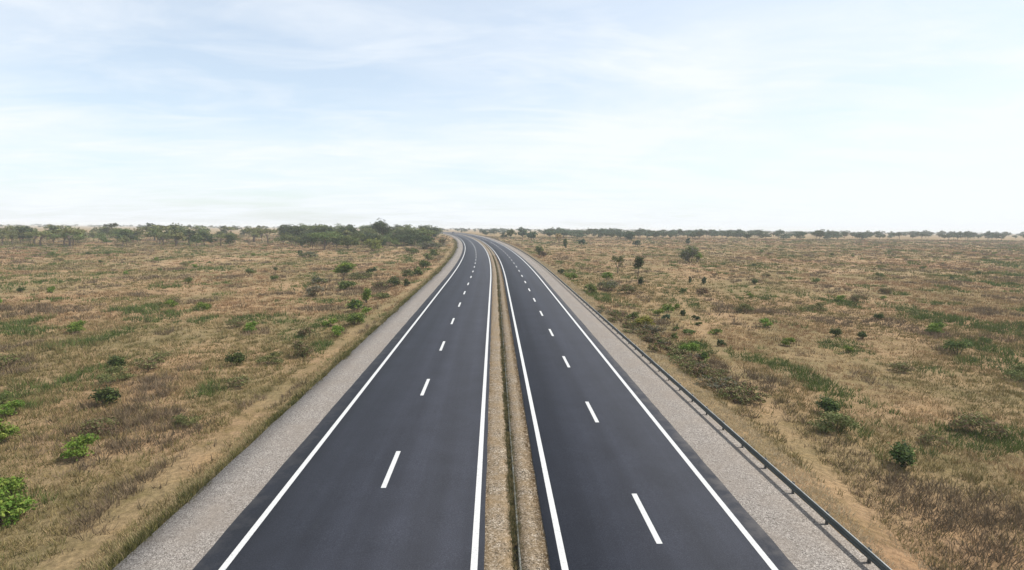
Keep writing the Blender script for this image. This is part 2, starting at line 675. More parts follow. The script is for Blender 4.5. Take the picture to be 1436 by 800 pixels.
gl = strip('gravel_shoulder', [(-10.98, -.75), (-10.96, -.10), (-9.8, -.05), (-8.57, -.03)], Y0, Y1, M['shoulder'], wobble=.09, wseed=5)
tag(gl, 'pale grey gravel shoulder left of the carriageway', 'road shoulder', kind='structure')
gr = strip('gravel_shoulder', [(8.87, -.03), (10, -.05), (11.42, -.10), (11.46, -.5)], Y0, Y1, M['shoulder'], wobble=.06, wseed=6)
tag(gr, 'pale grey gravel shoulder under the guardrail', 'road shoulder', kind='structure')
ml = strip('median_strip', [(-.28, -.05), (-.1, -.03), (.3, -.01), (.61, -.02), (.64, -.30)], Y0, Y1, M['median'], wobble=.03, wseed=8, near=.6)
tag(ml, 'tan gravel median strip left of its drain slot', 'median', kind='structure')
mr_ = strip('median_strip', [(.86, -.30), (.86, -.01), (1.3, -.02), (1.6, -.05), (1.73, -.07)], Y0, Y1, M['median'], near=.6)
tag(mr_, 'tan gravel median strip right of its drain slot', 'median', kind='structure')
ch = strip('drain_slot', [(.58, -.22), (.7, -.25), (.82, -.22)], Y0, Y1, M['soil'])
tag(ch, 'dark narrow drain slot along the middle of the median', 'drain', kind='structure')
kb = strip('drain_kerb', [(.795, -.32), (.795, .005), (.805, .012), (.842, .012), (.85, .005), (.85, -.32)], Y0, Y1, M['kerb'], wobble=.006, wseed=12, near=.6)
tag(kb, 'thin pale concrete kerb along the drain slot', 'kerb', kind='structure')

# ------------------------------------------------------------------ guardrail
GO = 11.2
gy = stations(-30, 620, 1.1, .008)


def rail_point(o, Y, z):
    return (float(bend(Y) + o * stretch(Y)), float(Y), float(road_z(Y)) - .10 + z)


rail = empty('guardrail', rail_point(GO, 12, 0))
tag(rail, 'low galvanised steel guardrail along the right gravel shoulder', 'guardrail')
ox, oy, oz = rail.location
WAVE = [(0.015, .215), (-.03, .235), (-.045, .27), (-.03, .305), (.012, .335), (-.03, .365), (-.045, .40), (-.03, .435), (.015, .455), (.022, .455), (-.018, .43), (-.03, .40), (-.018, .37), (.022, .335), (-.018, .30), (-.03, .27), (-.018, .24), (.022, .215), (0.015, .215)]
V = []
for (o, z) in WAVE:
    V.append(np.stack([bend(gy) + (GO + o) * stretch(gy) - ox, gy - oy, road_z(gy) - .10 + z - oz], 1))
V = np.stack(V, 1).reshape(-1, 3)
n = len(WAVE)
i, j = np.meshgrid(np.arange(len(gy) - 1), np.arange(n - 1), indexing='ij')
a = (i * n + j).ravel()
np_mesh('rail_beam', V, np.stack([a, a + 1, a + n + 1, a + n], 1), mat=M['rail'], parent=rail)


def box_v(cx, cy, cz, sx, sy, sz, top_taper=1.0):
    x, y, z = sx / 2, sy / 2, sz / 2
    v = np.array([(-x, -y, -z), (x, -y, -z), (x, y, -z), (-x, y, -z), (-x * top_taper, -y * top_taper, z), (x * top_taper, -y * top_taper, z), (x * top_taper, y * top_taper, z), (-x * top_taper, y * top_taper, z)]) + np.array((cx, cy, cz))
    q = np.array([(0, 3, 2, 1), (4, 5, 6, 7), (0, 1, 5, 4), (1, 2, 6, 5), (2, 3, 7, 6), (3, 0, 4, 7)])
    return v, q


LIP = [(.0, .458), (-.004, .466), (.002, .474), (.034, .474), (.04, .466), (.038, .458)]  # narrow strip added on the beam to carry the painted sunlit edge
V = []
for (o, z) in LIP:
    V.append(np.stack([bend(gy) + (GO + o) * stretch(gy) - ox, gy - oy, road_z(gy) - .10 + z - oz], 1))
V = np.stack(V, 1).reshape(-1, 3)
n = len(LIP)
i, j = np.meshgrid(np.arange(len(gy) - 1), np.arange(n - 1), indexing='ij')
a = (i * n + j).ravel()
np_mesh('lit_top_lip', V, np.stack([a, a + 1, a + n + 1, a + n], 1), mat=M['lip'], parent=rail)

# one post: C-section (web and two flanges) with an offset block, behind the beam
pv, pq = join([box_v(.10, 0, .13, .008, .11, .68), box_v(.125, -.051, .13, .042, .008, .68), box_v(.125, .051, .13, .042, .008, .68), box_v(.06, 0, .335, .072, .09, .16)])
proto = np_mesh('post', pv, pq, mat=M['post'], parent=rail)
ST = 2.2
rest = []
for k in range(250):
    Y = 4.9 + ST * k
    p = rail_point(GO, Y, 0)
    loc = Vector(p) - Vector(rail.location)
    if k == 0:
        proto.location = loc
    elif k < 100:
        d = proto.copy(); COL.objects.link(d); d.location = loc; d.parent = rail
    elif k % 2 == 0 or k < 160:
        rest.append((pv + np.array(loc), pq))
rv, rq = join(rest)
tag(np_mesh('far_posts', rv, rq, mat=M['post'], parent=rail), kind='stuff')

# ------------------------------------------------------------------ a far vehicle
def far_car(Y, o):
    p = (float(bend(Y) + o * stretch(Y)), Y, float(road_z(Y)) + .04)
    head = math.atan2((Y - Y_CURVE) / R_CURVE, 1)
    root = empty('car', p, head)
    tag(root, 'small dark car far away where the road bends left', 'car')
    # side outline swept across the width, rounded by a narrower roof
    prof = [(-2.1, .35), (-2.15, .75), (-2.05, 1.0), (-1.75, 1.08), (-1.35, 1.62), (-.2, 1.70), (.55, 1.58), (1.15, 1.08), (1.9, .95), (2.1, .75), (2.1, .35)]
    V = []
    for sx in (-1, -.86, .86, 1):
        for (y, z) in prof:
            wtop = .88 if z < 1.2 else .72
            xx = sx * wtop * (1 if abs(sx) == 1 else 1)
            V.append((xx, y, z if abs(sx) < 1 else z - .05 * (z > .5)))
    V = np.array(V); n = len(prof)
    q = []
    for s in range(3):
        for k in range(n - 1):
            q.append((s * n + k, s * n + k + 1, (s + 1) * n + k + 1, (s + 1) * n + k))
    b = np_mesh('body', V, np.array(q), mat=M['car'], parent=root)
    v1, q1 = [], []
    me = b.data
    import bmesh
    bm = bmesh.new(); bm.from_mesh(me)
    bm.verts.ensure_lookup_table()
    bm.faces.new([bm.verts[k] for k in range(n)]); bm.faces.new([bm.verts[3 * n + k] for k in range(n)][::-1])
    bmesh.ops.recalc_face_normals(bm, faces=bm.faces)
    bm.to_mesh(me); bm.free()
    g, gq = box_v(0, -1.585, 1.36, 1.1, .05, .36)
    np_mesh('rear_window', g, gq, mat=M['glass'], parent=root)
    for sx in (-1, 1):
        g, gq = box_v(sx * .735, -.25, 1.36, .03, 1.9, .34)
        np_mesh('side_window', g, gq, mat=M['glass'], parent=root)
        g, gq = box_v(sx * .66, -2.13, .86, .22, .06, .16)
        np_mesh('tail_light', g, gq, mat=M['lamp'], parent=root)
        for y in (-1.35, 1.35):
            tv, tq = tube([(sx * .74, y, .33), (sx * .76, y, .33), (sx * .92, y, .33), (sx * .94, y, .33)], [.05, .33, .33, .05], 14)
            np_mesh('wheel', tv, tq, mat=M['rubber'], parent=root)


far_car(480.0, -2.6)

# ------------------------------------------------------------------ named shrubs and trees seen in the photo
def shrub(px, py, w, h, pal, label, cat='shrub', name='shrub', group=None, upright=False, dens=1.0):
    p = at(px, py)
    s = pxsize(p)
    W, H = w * s * 1.18, h * s * 1.15
    n = int(np.clip(w * h * 4.5 * dens, 140, 2600))
    return make_shrub(name, p, H, W, pal, n, max(.05, s * 1.05), label, cat, group, upright=upright)


def tree(px, py, w, h, kind, pal, label, name='tree', group=None, n=None, lean=0.0, leafpx=1.25):
    p = at(px, py)
    s = pxsize(p)
    n = n or int(np.clip(w * h * 4.0, 250, 3200))
    return make_tree(name, p, h * s, w * s, kind, pal, n, s * leafpx, label, 'tree', group, lean)


tree(456, 350.5, 50, 25, 'umbrella', 'mid', 'flat-topped spreading tree with a dark bare trunk standing in dry grass at the wood edge', 'umbrella_tree', n=1500)
tree(490, 351, 27, 21, 'broad', 'mid', 'leaning dark green tree between the flat-topped tree and the yellow-green shrub', lean=-.5)
shrub(524, 352.5, 27, 15, 'lime', 'pale yellow-green shrub in front of the dark wood edge', name='shrub')
tree(538, 343, 28, 36, 'broad', 'dark', 'tallest dark round-headed tree rising above the wood skyline', 'broadleaf_tree', n=2000)
tree(557, 345, 30, 19, 'round', 'dark', 'dark dense rounded tree at the front of the wood', 'broadleaf_tree', n=1800)
tree(575, 345, 20, 18, 'round', 'dark', 'dark tree touching the right side of the dense rounded one', 'broadleaf_tree')
tree(593, 341, 22, 22, 'loose', 'mid', 'green loose tree over grey thicket near the road bend')
tree(609, 336, 9, 11, 'round', 'dark', 'small dark round tree at the road end of the wood')
tree(491, 333, 9, 18, 'umbrella', 'teal', 'thin flat-topped tree poking above the wood skyline left of the tallest tree', 'umbrella_tree')

# left field
tree(482, 393, 31, 25, 'loose', 'bright', 'slim-stemmed green sapling tree in the middle of the left field', 'sapling', leafpx=1.0)
shrub(486, 406, 27, 12, 'mid', 'low green shrub directly in front of the left field sapling')
shrub(521, 387, 14, 11, 'dark', 'small dark green shrub right of the left field sapling')
shrub(509, 391, 34, 8, 'olive', 'wide low dull green shrub patch under the small dark shrub')
shrub(514, 425, 17, 20, 'bright', 'upright bright green shrub with loose top in the left field', upright=True)
shrub(498, 437, 19, 16, ['dark', 'bright'], 'green shrub with a dark middle above the yellow-topped shrub')
shrub(515, 440, 13, 9, 'bright', 'small bright green shrub close to the left dirt verge')
shrub(497, 456, 25, 19, ['mid', 'lime'], 'yellow-topped green shrub beside the left dirt verge')
shrub(475, 472, 17, 17, 'bright', 'nearest bright green shrub left of the gravel shoulder')
shrub(463, 458, 17, 12, 'bright', 'pale green sprawling shrub behind the nearest bright one')
shrub(425, 500, 24, 24, ['brown', 'olive'], 'brown and olive scrub clump at the near edge of the left field')
shrub(430, 472, 20, 13, ['brown', 'olive'], 'dull brown scrub clump behind the nearest scrub in the left field')
shrub(441, 415, 26, 13, ['brown', 'grey'], 'greyish brown low scrub in the left field below the sapling')
shrub(448, 398, 22, 10, ['grey', 'olive'], 'grey-green scrub left of the low shrub by the sapling')
shrub(432, 361, 22, 8, ['olive', 'grey'], 'grey-green scrub in dry grass below the flat-topped tree')
shrub(421, 360, 7, 9, 'dark', 'tiny dark shrub left of the grey-green scrub below the flat-topped tree')
shrub(578, 356, 18, 8, 'mid', 'green low shrub patch in grass before the dark wood')
shrub(610, 360, 15, 10, 'mid', 'green shrub beside the gravel shoulder near the bend')
shrub(600, 366, 14, 10, 'olive', 'olive shrub on the verge before the bend')
shrub(596, 377, 18, 12, 'mid', 'green shrub in the verge row, second from the bend')
shrub(584, 387, 15, 11, 'mid', 'green shrub in the middle of the left verge row')
shrub(571, 390, 18, 11, ['olive', 'mid'], 'olive shrub behind the middle of the left verge row')
shrub(551, 402, 19, 14, ['dark', 'olive'], 'dark olive shrub at the near end of the left verge row')
shrub(570, 402, 10, 11, ['dark', 'olive'], 'narrow dark shrub at the edge of the orange soil', upright=True)
shrub(533, 419, 24, 9, 'olive', 'sprawling olive shrub near the orange soil by the left verge')
shrub(537, 405, 26, 10, ['brown', 'olive'], 'brown scrub beside the dark olive shrub of the left verge')
shrub(612, 349, 20, 9, ['grey', 'olive'], 'grey thicket shrub below the pinkish soil at the bend')
shrub(620, 343, 10, 8, ['olive', 'brown'], 'last olive shrub on the verge where the road bends')
shrub(597, 350, 22, 10, ['grey', 'olive'], 'greyish thicket shrub before the loose tree')

# right field
tree(895, 400, 18.5, 44, 'lollipop', 'dark', 'slender tree with a small dark crown on a bare stem', 'slender_tree', n=1300, leafpx=.95)
shrub(899, 400, 9, 12, 'dark', 'little dark shrub at the foot of the slender bare-stemmed tree', upright=True)
tree(866, 384, 19, 27, 'loose', 'olive', 'wispy grey-green small tree left of the slender one', 'sapling', n=900, leafpx=1.0)
shrub(968, 369, 25, 22, ['mid', 'grey'], 'large round green shrub with grey middle in the open right field')
shrub(978, 368, 14, 14, 'bright', 'bright green shrub touching the large round one on its right')
tree(883, 341, 15, 17, 'round', 'teal', 'dark blue-green leaning tree before the far treeline', lean=.5)
shrub(892, 346, 10, 8, 'teal', 'small blue-green shrub at the foot of the leaning tree')
shrub(966, 343, 8, 9, 'teal', 'small faded shrub behind the large round green one')
tree(733, 337, 16, 18, 'loose', 'teal', 'tallest tree of the clump right of the road bend')
tree(745, 341, 18, 16, 'round', 'teal', 'broad dark tree at the front of the clump right of the bend')
tree(716, 336, 12, 15, 'round', 'mid', 'round tree between the road bend and the clump')
shrub(707, 335, 8, 7, 'dark', 'small dark shrub close to the guardrail near the bend')
shrub(757, 359, 12, 13, 'mid', 'upright green shrub beside the guardrail past the clump')
shrub(763, 361, 9, 8, 'brown', 'brown shrub leaning on the upright green one by the guardrail')
shrub(793, 348, 8, 13, 'mid', 'thin upright green shrub in the right field beyond the guardrail', upright=True)
tree(784, 344, 9, 17, 'loose', 'straw', 'thin straw-coloured tree left of the thin upright shrub', 'sapling', n=420)
tree(815, 347, 12, 13, 'loose', 'teal', 'thin wispy tree right of the thin upright shrub', 'sapling', n=420)
shrub(786, 385, 8, 8, 'dark', 'small dark shrub right behind the guardrail')
shrub(801, 393, 16, 11, ['lime', 'bright'], 'bright yellow-green shrub just behind the guardrail')
shrub(852, 393, 14, 11, 'bright', 'green shrub in grass below the wispy grey-green tree')
shrub(826, 412, 18, 15, ['olive', 'lime'], 'olive-yellow shrub behind the guardrail left of the brown scrub')
shrub(850, 408, 30, 12, ['olive', 'grey'], 'wide olive scrub below the green shrub and wispy tree')
shrub(880, 412, 26, 12, ['olive', 'brown'], 'olive and brown scrub in front of the slender tree')
shrub(888, 448, 17, 9, 'mid', 'dark green shrub just behind the yellow shrub')
shrub(901, 459, 26, 15, 'yellow', 'golden yellow shrub at the edge of the brown scrub')
shrub(916, 470, 28, 15, ['brown', 'grey'], 'grey-brown dry shrub right of the golden yellow one')
shrub(924, 443, 14, 9, 'bright', 'green shrub left of three in the clump beyond the yellow shrub')
shrub(937, 438, 15, 11, 'bright', 'largest green shrub of the clump beyond the yellow shrub')
shrub(947, 434, 11, 8, 'bright', 'green shrub behind the largest one beyond the yellow shrub')
shrub(934, 449, 11, 9, 'teal', 'small grey-green shrub in front of the green clump')
shrub(958, 443, 8, 12, 'dark', 'narrow dark upright shrub among the tan hummocks', upright=True)
shrub(976, 449, 10, 7, 'dark', 'low dark shrub on tan ground right of the narrow upright one')
shrub(980, 457, 9, 6, 'mid', 'tiny green shrub below the low dark one on tan ground')
shrub(947, 464, 8, 6, 'mid', 'tiny green tuft on tan ground beyond the grey-brown shrub')
shrub(948, 476, 12, 8, 'mid', 'small green shrub on tan ground behind the two near green shrubs')
shrub(965, 470, 18, 7, 'mid', 'flat green shrub patch on tan ground')
shrub(1003, 469, 20, 7, ['lime', 'mid'], 'flat yellow-green shrub patch near the right edge')
shrub(1012, 486, 12, 9, 'dark', 'dark green rounded shrub by the pale track at the right edge')
shrub(966, 500, 26, 18, 'bright', 'large leafy green shrub behind the brown scrub strip')
shrub(976, 488, 15, 9, 'mid', 'green shrub just beyond the large leafy one')
shrub(984, 508, 16, 14, ['bright', 'dark'], 'green shrub with a dark underside at the scrub strip edge')
shrub(967.5, 397, 5, 8, 'dark', 'thin dark upright shrub in the right grassland', upright=True)
shrub(987, 399, 7, 11, 'dark', 'second dark upright shrub in the right grassland, slightly thicker', upright=True)
shrub(1002, 388, 7, 5, 'brown', 'small dark brown tuft beyond the two dark upright shrubs')
shrub(984, 413, 16, 8, 'brown', 'rusty brown low shrub at the edge of the tan hummocks')
shrub(957, 411, 12, 7, 'mid', 'dull green low shrub left of the rusty brown one')

# brown scrub strip behind the guardrail: dry shrubs one cannot tell apart
rng = np.random.default_rng(5)
for k in range(52):
    t = (k + rng.uniform(.1, .9)) / 52
    px = 850 + t * 200; py = 436 + t * 132
    px += rng.normal() * 8
    py += rng.normal() * 4 - 2
    p = at(px, py); s = pxsize(p)
    make_shrub('dry_shrub', p, rng.uniform(.5, .95), rng.uniform(1.3, 2.2), ['brown', 'grey'] if rng.random() < .15 else (['brown', 'olive'] if rng.random() < .6 else ['brown', 'mid']), 420, .07, 'dry brown shrub in the scrub strip behind the guardrail', 'shrub', 'dry shrubs of the scrub strip')

# ------------------------------------------------------------------ woods and scattered trees: prototypes, then copies
def far_protos(base, kinds, pals, hgt, n, size, single=True):
    out = []
    for k, (kd, pl) in enumerate(zip(kinds, pals)):
        o = make_tree(base, (0, -300, 0), hgt, hgt * (1.5 if kd in ('umbrella', 'broad') else 1.05), kd, pl, n, size, '', 'tree', single=single, seed=100 + k)
        out.append(o)
    return out


used = set()


def scatter(protos, spots, label, group, cat='tree'):
    for (x, y, sc, rz) in spots:
        k = int(RNG.integers(len(protos)))
        o = protos[k]
        loc = (x, y, float(ground_z(x, y)) - .1)
        s = (sc * RNG.uniform(.85, 1.2), sc * RNG.uniform(.85, 1.2), sc)
        if id(o) not in used:
            used.add(id(o))
            o.location = loc; o.rotation_euler = (0, 0, rz); o.scale = s
            tag(o, label, cat, group)
        else:
            copy_tree(o, loc, rz, s, label, group)


def spots_px(n, x0, x1, y0, y1, smin, smax, seed, gap=1.6, ypow=1.0):
    """ground places between two lines of the picture; used only to choose where the wood stands"""
    r = np.random.default_rng(seed)
    out = []
    tries = 0
    while len(out) < n and tries < n * 30:
        tries += 1
        px = r.uniform(x0, x1)
        p = at(px, r.uniform(0, 1) ** ypow * (y1 - y0) + y0)
        o = float(offset_of(p.x, p.y))
        if -16 < o < 18:
            continue
        if any((p.x - q[0]) ** 2 + (p.y - q[1]) ** 2 < gap ** 2 for q in out):
            continue
        out.append((p.x, p.y, r.uniform(smin, smax), r.uniform(0, 6.28)))
    return out


wl = far_protos('woodland_tree', ['broad', 'round', 'broad', 'loose', 'umbrella', 'round'], ['mid', 'dark', 'dark', 'olive', 'mid', 'dark'], 7.0, 1000, .35, False)
scatter(wl, spots_px(105, 395, 606, 332, 345.5, .42, 1.32, 21, 3.2), 'mid-sized tree within the dense wood on the left plain', 'trees of the left wood')
wl2 = far_protos('woodland_tree', ['broad', 'round', 'loose', 'umbrella', 'round'], ['mid', 'olive', 'dark', 'olive', 'mid'], 7.2, 600, .46, False)
scatter(wl2, spots_px(125, -160, 404, 331, 346, .55, 1.15, 22, 3.6), 'tree of the wood continuing over the far left of the plain', 'trees beyond the far left field')
wl3 = wl[:3] + wl[5:]
scatter(wl3, spots_px(34, 418, 602, 342, 349, .5, .9, 27, 4), 'green tree in the front row of the left wood', 'front trees of the left wood')
fr = far_protos('far_tree', ['broad', 'round', 'round', 'broad'], ['teal', 'dark', 'teal', 'teal'], 6.3, 420, .5, False)
scatter(fr, spots_px(140, 765, 1045, 329.5, 336, .6, 1.15, 23, 3), 'small hazy tree in the far treeline of the right plain', 'trees of the far right treeline')
scatter(fr, spots_px(150, 1035, 1600, 331, 338, .6, 1.2, 24, 3), 'small hazy tree in the treeline beyond the far right field', 'trees beyond the far right field')
scatter(fr, spots_px(46, 600, 775, 325, 332, .45, .85, 25, 5), 'small faint tree on the plain beyond the road bend', 'trees beyond the road bend')


# the wood beyond, one mass at the horizon
def far_wood():
    r = np.random.default_rng(77)
    Vs, Qs, Ts, n = [], [], [], 0
    for k in range(520):
        D = r.uniform(560, 1700)
        a = r.uniform(-.95, .95)
        x, y = D * math.tan(a), D
        o = float(offset_of(x, y))
        if -30 < o < 40:
            continue
        if x > 0 and D < 620:
            continue
        h = r.uniform(4.2, 7.2)
        w = h * r.uniform(1.0, 2.2)
        bl = [(r.uniform(-.5, .5) * w, r.uniform(-.5, .5) * w, h * r.uniform(.35, .8), w * .3, w * .3, h * .22) for _ in range(6)]
        v, q, t = leaves(r, bl, 110, .85, PAL['teal'] + PAL['dark'])
        v[:, 0] += x; v[:, 1] += y; v[:, 2] += float(ground_z(x, y))
        Vs.append(v); Qs.append(q + n); Ts.append(t); n += len(v)
    o = np_mesh('far_wood', np.concatenate(Vs), np.concatenate(Qs), mat=M['leaf'], tint=np.concatenate(Ts))
    tag(o, 'hazy belt of woodland along the horizon of the plain', 'wood', kind='stuff')


far_wood()

# fields outside the middle: scattered shrubs
sh = []
for k, (pl, w, h) in enumerate([('mid', 1.8, 1.2), ('olive', 2.2, 1.0), ('bright', 1.4, 1.0), (['brown', 'olive'], 2.2, .9), (['mid', 'dark'], 1.2, 1.1)]):
    sh.append(make_shrub('field_shrub', (0, -200, 0), h, w, pl, 1500, .06, '', seed=300 + k))


def scatter_sh(spots, label, group):
    for (x, y, sc, rz) in spots:
        o = sh[int(RNG.integers(len(sh)))]
        loc = (x, y, float(ground_z(x, y)))
        if id(o) not in used:
            used.add(id(o)); o.location = loc; o.scale = (sc,) * 3; tag(o, label, 'shrub', group)
        else:
            copy_tree(o, loc, rz, (sc,) * 3, label, group)


scatter_sh(spots_px(46, -20, 395, 358, 760, .6, 1.3, 31, 1.5, 2.0), 'shrub scattered over the far left of the dry field', 'shrubs of the far left field')
scatter_sh(spots_px(46, 1040, 1450, 352, 760, .6, 1.3, 32, 1.5, 2.0), 'shrub scattered over the far right of the dry field', 'shrubs of the far right field')


# ------------------------------------------------------------------ grass: one mass of tufts
def grass():
    r = np.random.default_rng(3)
    N = 190000
    Y = np.exp(math.log(9) + r.random(N) ** 1.08 * math.log(430 / 9))
    off = r.uniform(-1, 1, N) * (1.25 * Y + 14)
    X = bend(Y) + off
    o = offset_of(X, Y)
    keep = (o < -12.0) | (o > 13.3)
    keep &= ~((o < -12.3) & (o > -13.7) & (r.random(N) < .86))
    X, Y, o = X[keep], Y[keep], o[keep]
    # dense short verge against the left gravel, and thin rows over the right verge
    n2 = 11000
    y2 = np.exp(r.uniform(math.log(9), math.log(330), n2)); o2 = np.where(r.random(n2) < .62, -11.0 - r.random(n2) * .42, -11.3 - r.random(n2) * .8)
    n3 = 6500
    y3 = np.exp(r.uniform(math.log(9), math.log(330), n3)); o3 = r.uniform(11.6, 13.6, n3)
    yy = np.concatenate([y2, y3]); oo = np.concatenate([o2, o3])
    X = np.concatenate([X, bend(yy) + oo * stretch(yy)]); Y = np.concatenate([Y, yy]); o = np.concatenate([o, oo])
    verge = np.concatenate([np.zeros(len(X) - n2 - n3), np.ones(n2), np.full(n3, 2)])
    n = len(X)
    D = np.hypot(X, Y)
    patch = fbm(X / 16, Y / 26, 41, 4)
    patch2 = fbm(X / 4.5, Y / 7, 51, 3)
    bare = fbm(X / 14, Y / 22, 61, 3)
    keep = ~((bare > .60) & (r.random(n) < .5)) | (verge > 0)
    ta, tb = at(978, 452), at(1045, 535)      # a pale worn track across the near right field
    ex, ey = tb.x - ta.x, tb.y - ta.y
    tt = np.clip(((X - ta.x) * ex + (Y - ta.y) * ey) / (ex * ex + ey * ey), -1, 3)
    keep &= ~((np.hypot(X - ta.x - tt * ex, Y - ta.y - tt * ey) < .55) & (r.random(n) < .9))
    X, Y, o, D, verge, patch, patch2, bare = [a[keep] for a in (X, Y, o, D, verge, patch, patch2, bare)]
    n = len(X)
    Z = ground_z(X, Y)
    straw = np.array(PAL['straw']); olive = np.array([(.19, .155, .065), (.14, .125, .05), (.24, .185, .085)])
    red = np.array([(.285, .178, .095), (.23, .145, .08), (.32, .21, .118)]); green = np.array([(.085, .12, .03), (.11, .14, .04), (.07, .095, .03)])
    brown = np.array([(.15, .11, .07), (.12, .095, .06), (.19, .14, .09)])
    k3 = r.integers(0, 3, n)
    c = straw[k3]
    s = patch + r.normal(0, .035, n)
    c = np.where((s < .455)[:, None], red[k3], c)
    c = np.where((s > .55)[:, None], olive[k3], c)
    g = patch2 + r.normal(0, .04, n)
    c = np.where((g > .655)[:, None], green[k3], c)
    c = np.where((g < .325)[:, None], brown[k3], c)
    c = np.where((verge == 1)[:, None], np.where((o + r.normal(0, .12, n) + .5 * (fbm(Y / 1.7, X * 0, 33, 3) - .5) > -11.27)[:, None], np.array([(.085, .085, .028), (.06, .064, .022), (.19, .165, .055)])[k3], np.array([(.30, .235, .125), (.35, .27, .15), (.21, .185, .085)])[k3]), c)
    c = np.where(((verge == 2))[:, None], np.array([(.44, .355, .23), (.38, .30, .185), (.48, .39, .26)])[k3], c)
    c = np.where(((o > 14) & (o < 18) & (Y < 75) & (r.random(n) < .5))[:, None], brown[k3], c)
    c = c * r.uniform(.82, 1.18, (n, 1))
    h = r.uniform(.10, .30, n) * (.45 + 1.3 * fbm(X / 5, Y / 6, 71, 3)) + D * .0007
    h = np.where(verge == 1, np.where(o > -11.35, r.uniform(.08, .25, n), r.uniform(.05, .15, n)) * (.6 + .9 * patch2), h)
    h = np.where(verge == 2, r.uniform(.05, .17, n), h)
    h = np.where((g > .655) | (g < .325), h * 1.6, h)
    B = 12
    rad = (.17 + D * .0022)[:, None]
    a = r.uniform(0, 2 * math.pi, (n, B)); q = np.sqrt(r.random((n, B))) * rad
    bx, by = X[:, None] + np.cos(a) * q, Y[:, None] + np.sin(a) * q
    lean = r.uniform(.15, .8, (n, B)) * h[:, None]
    la = a + r.normal(0, .7, (n, B))
    w = ((.006 + D * .00036)[:, None]) * r.uniform(.6, 1.3, (n, B))
    pa = r.uniform(0, 2 * math.pi, (n, B))
    dx, dy = np.cos(pa) * w, np.sin(pa) * w
    z0 = (Z - .02)[:, None] + 0 * bx
    hh = h[:, None] * r.uniform(.5, 1.15, (n, B))
    v0 = np.stack([bx - dx, by - dy, z0], 2)
    v1 = np.stack([bx + dx, by + dy, z0], 2)
    v2 = np.stack([bx + np.cos(la) * lean + dx * .3, by + np.sin(la) * lean + dy * .3, z0 + hh], 2)
    V = np.stack([v0, v1, v2], 2).reshape(-1, 3)
    cc = np.repeat((c[:, None, :] * r.uniform(.8, 1.2, (n, B, 1))).reshape(-1, 3), 3, 0)
    t = np.arange(len(V)).reshape(-1, 3)
    ob = np_mesh('dry_grass', V, tris=t, mat=M['grass'], tint=cc)
    tag(ob, 'dry tan and olive grass covering the plain beside the highway', 'grass', kind='stuff')
    # weeds and dry stalks on the median
    n = 34000
    y = np.exp(r.uniform(math.log(9), math.log(170), n))
    side = r.random(n)
    oo = np.where(side < .2, np.where(r.random(n) < .6, r.normal(.65, .05, n), r.normal(.84, .04, n)), np.where(side < .55, r.uniform(-.22, .60, n), r.uniform(.9, 1.66, n)))
    clump = fbm(y / 1.6, oo * 0, 91, 3)
    ok = (side > .14) | (clump + r.normal(0, .07, n) > .47)
    y, oo, side, clump = y[ok], oo[ok], side[ok], clump[ok]
    n = len(y)
    x = bend(y) + oo * stretch(y)
    B = 5
    D = y
    a = r.uniform(0, 6.28, (n, B)); q = r.random((n, B)) * .06
    bx = x[:, None] + np.cos(a) * q; by = y[:, None] + np.sin(a) * q
    hh = np.where(side < .2, .11, .035)[:, None] * r.uniform(.5, 1.3, (n, B))
    lean = hh * r.uniform(.2, .9, (n, B))
    w = ((.005 + D * .0003)[:, None]) * r.uniform(.7, 1.3, (n, B))
    z0 = (road_z(y) - .05)[:, None] + 0 * bx
    v0 = np.stack([bx - w, by, z0], 2); v1 = np.stack([bx + w, by, z0], 2)
    v2 = np.stack([bx + np.cos(a) * lean, by + np.sin(a) * lean, z0 + hh], 2)
    V = np.stack([v0, v1, v2], 2).reshape(-1, 3)
    col = np.where((side < .2)[:, None], np.array([(.06, .062, .026), (.14, .12, .055), (.22, .17, .08)])[r.integers(0, 3, n)], np.array([(.25, .165, .085), (.17, .125, .07), (.31, .23, .14)])[r.integers(0, 3, n)])
    cc = np.repeat(np.repeat(col, B, 0), 3, 0)
    ob = np_mesh('median_weeds', V, tris=np.arange(len(V)).reshape(-1, 3), mat=M['grass'], tint=cc)
    tag(ob, 'sparse dry weeds along the median drain slot', 'weeds', kind='stuff')


grass()

# ------------------------------------------------------------------ haze
def haze():
    x0, x1, y0, y1, z0, z1 = -6600, 6600, -400, 6500, -6.0, 22.0
    v, q = box_v((x0 + x1) / 2, (y0 + y1) / 2, (z0 + z1) / 2, x1 - x0, y1 - y0, z1 - z0)
    m = bpy.data.materials.new('haze_air'); m.use_nodes = True
    nt = m.node_tree
    nt.nodes.remove(nt.nodes['Principled BSDF'])
    pv_ = nt.nodes.new('ShaderNodeVolumePrincipled')
    pv_.inputs['Color'].default_value = (.93, .965, 1.0, 1)
    pv_.inputs['Density'].default_value = HAZE
    pv_.inputs['Anisotropy'].default_value = .0
    nt.links.new(pv_.outputs[0], nt.nodes['Material Output'].inputs['Volume'])
    o = np_mesh('haze', v, q, mat=m)
    tag(o, 'thin pale haze in the air over the plain', 'haze', kind='stuff')


HAZE = 3.4e-4
haze()

# ------------------------------------------------------------------ light, sky, camera
SUN_EL, SUN_AZ = math.radians(54), math.radians(84)   # azimuth clockwise from the road direction (+Y)
sd = bpy.data.lights.new('sun', 'SUN')
sd.energy = 4.2
sd.angle = math.radians(.6)
sd.color = (1.0, .955, .88)
so = bpy.data.objects.new('sun', sd); COL.objects.link(so)
dirv = Vector((math.sin(SUN_AZ) * math.cos(SUN_EL), math.cos(SUN_AZ) * math.cos(SUN_EL), math.sin(SUN_EL)))
so.rotation_euler = dirv.to_track_quat('Z', 'Y').to_euler()
so.location = (60, 20, 80)

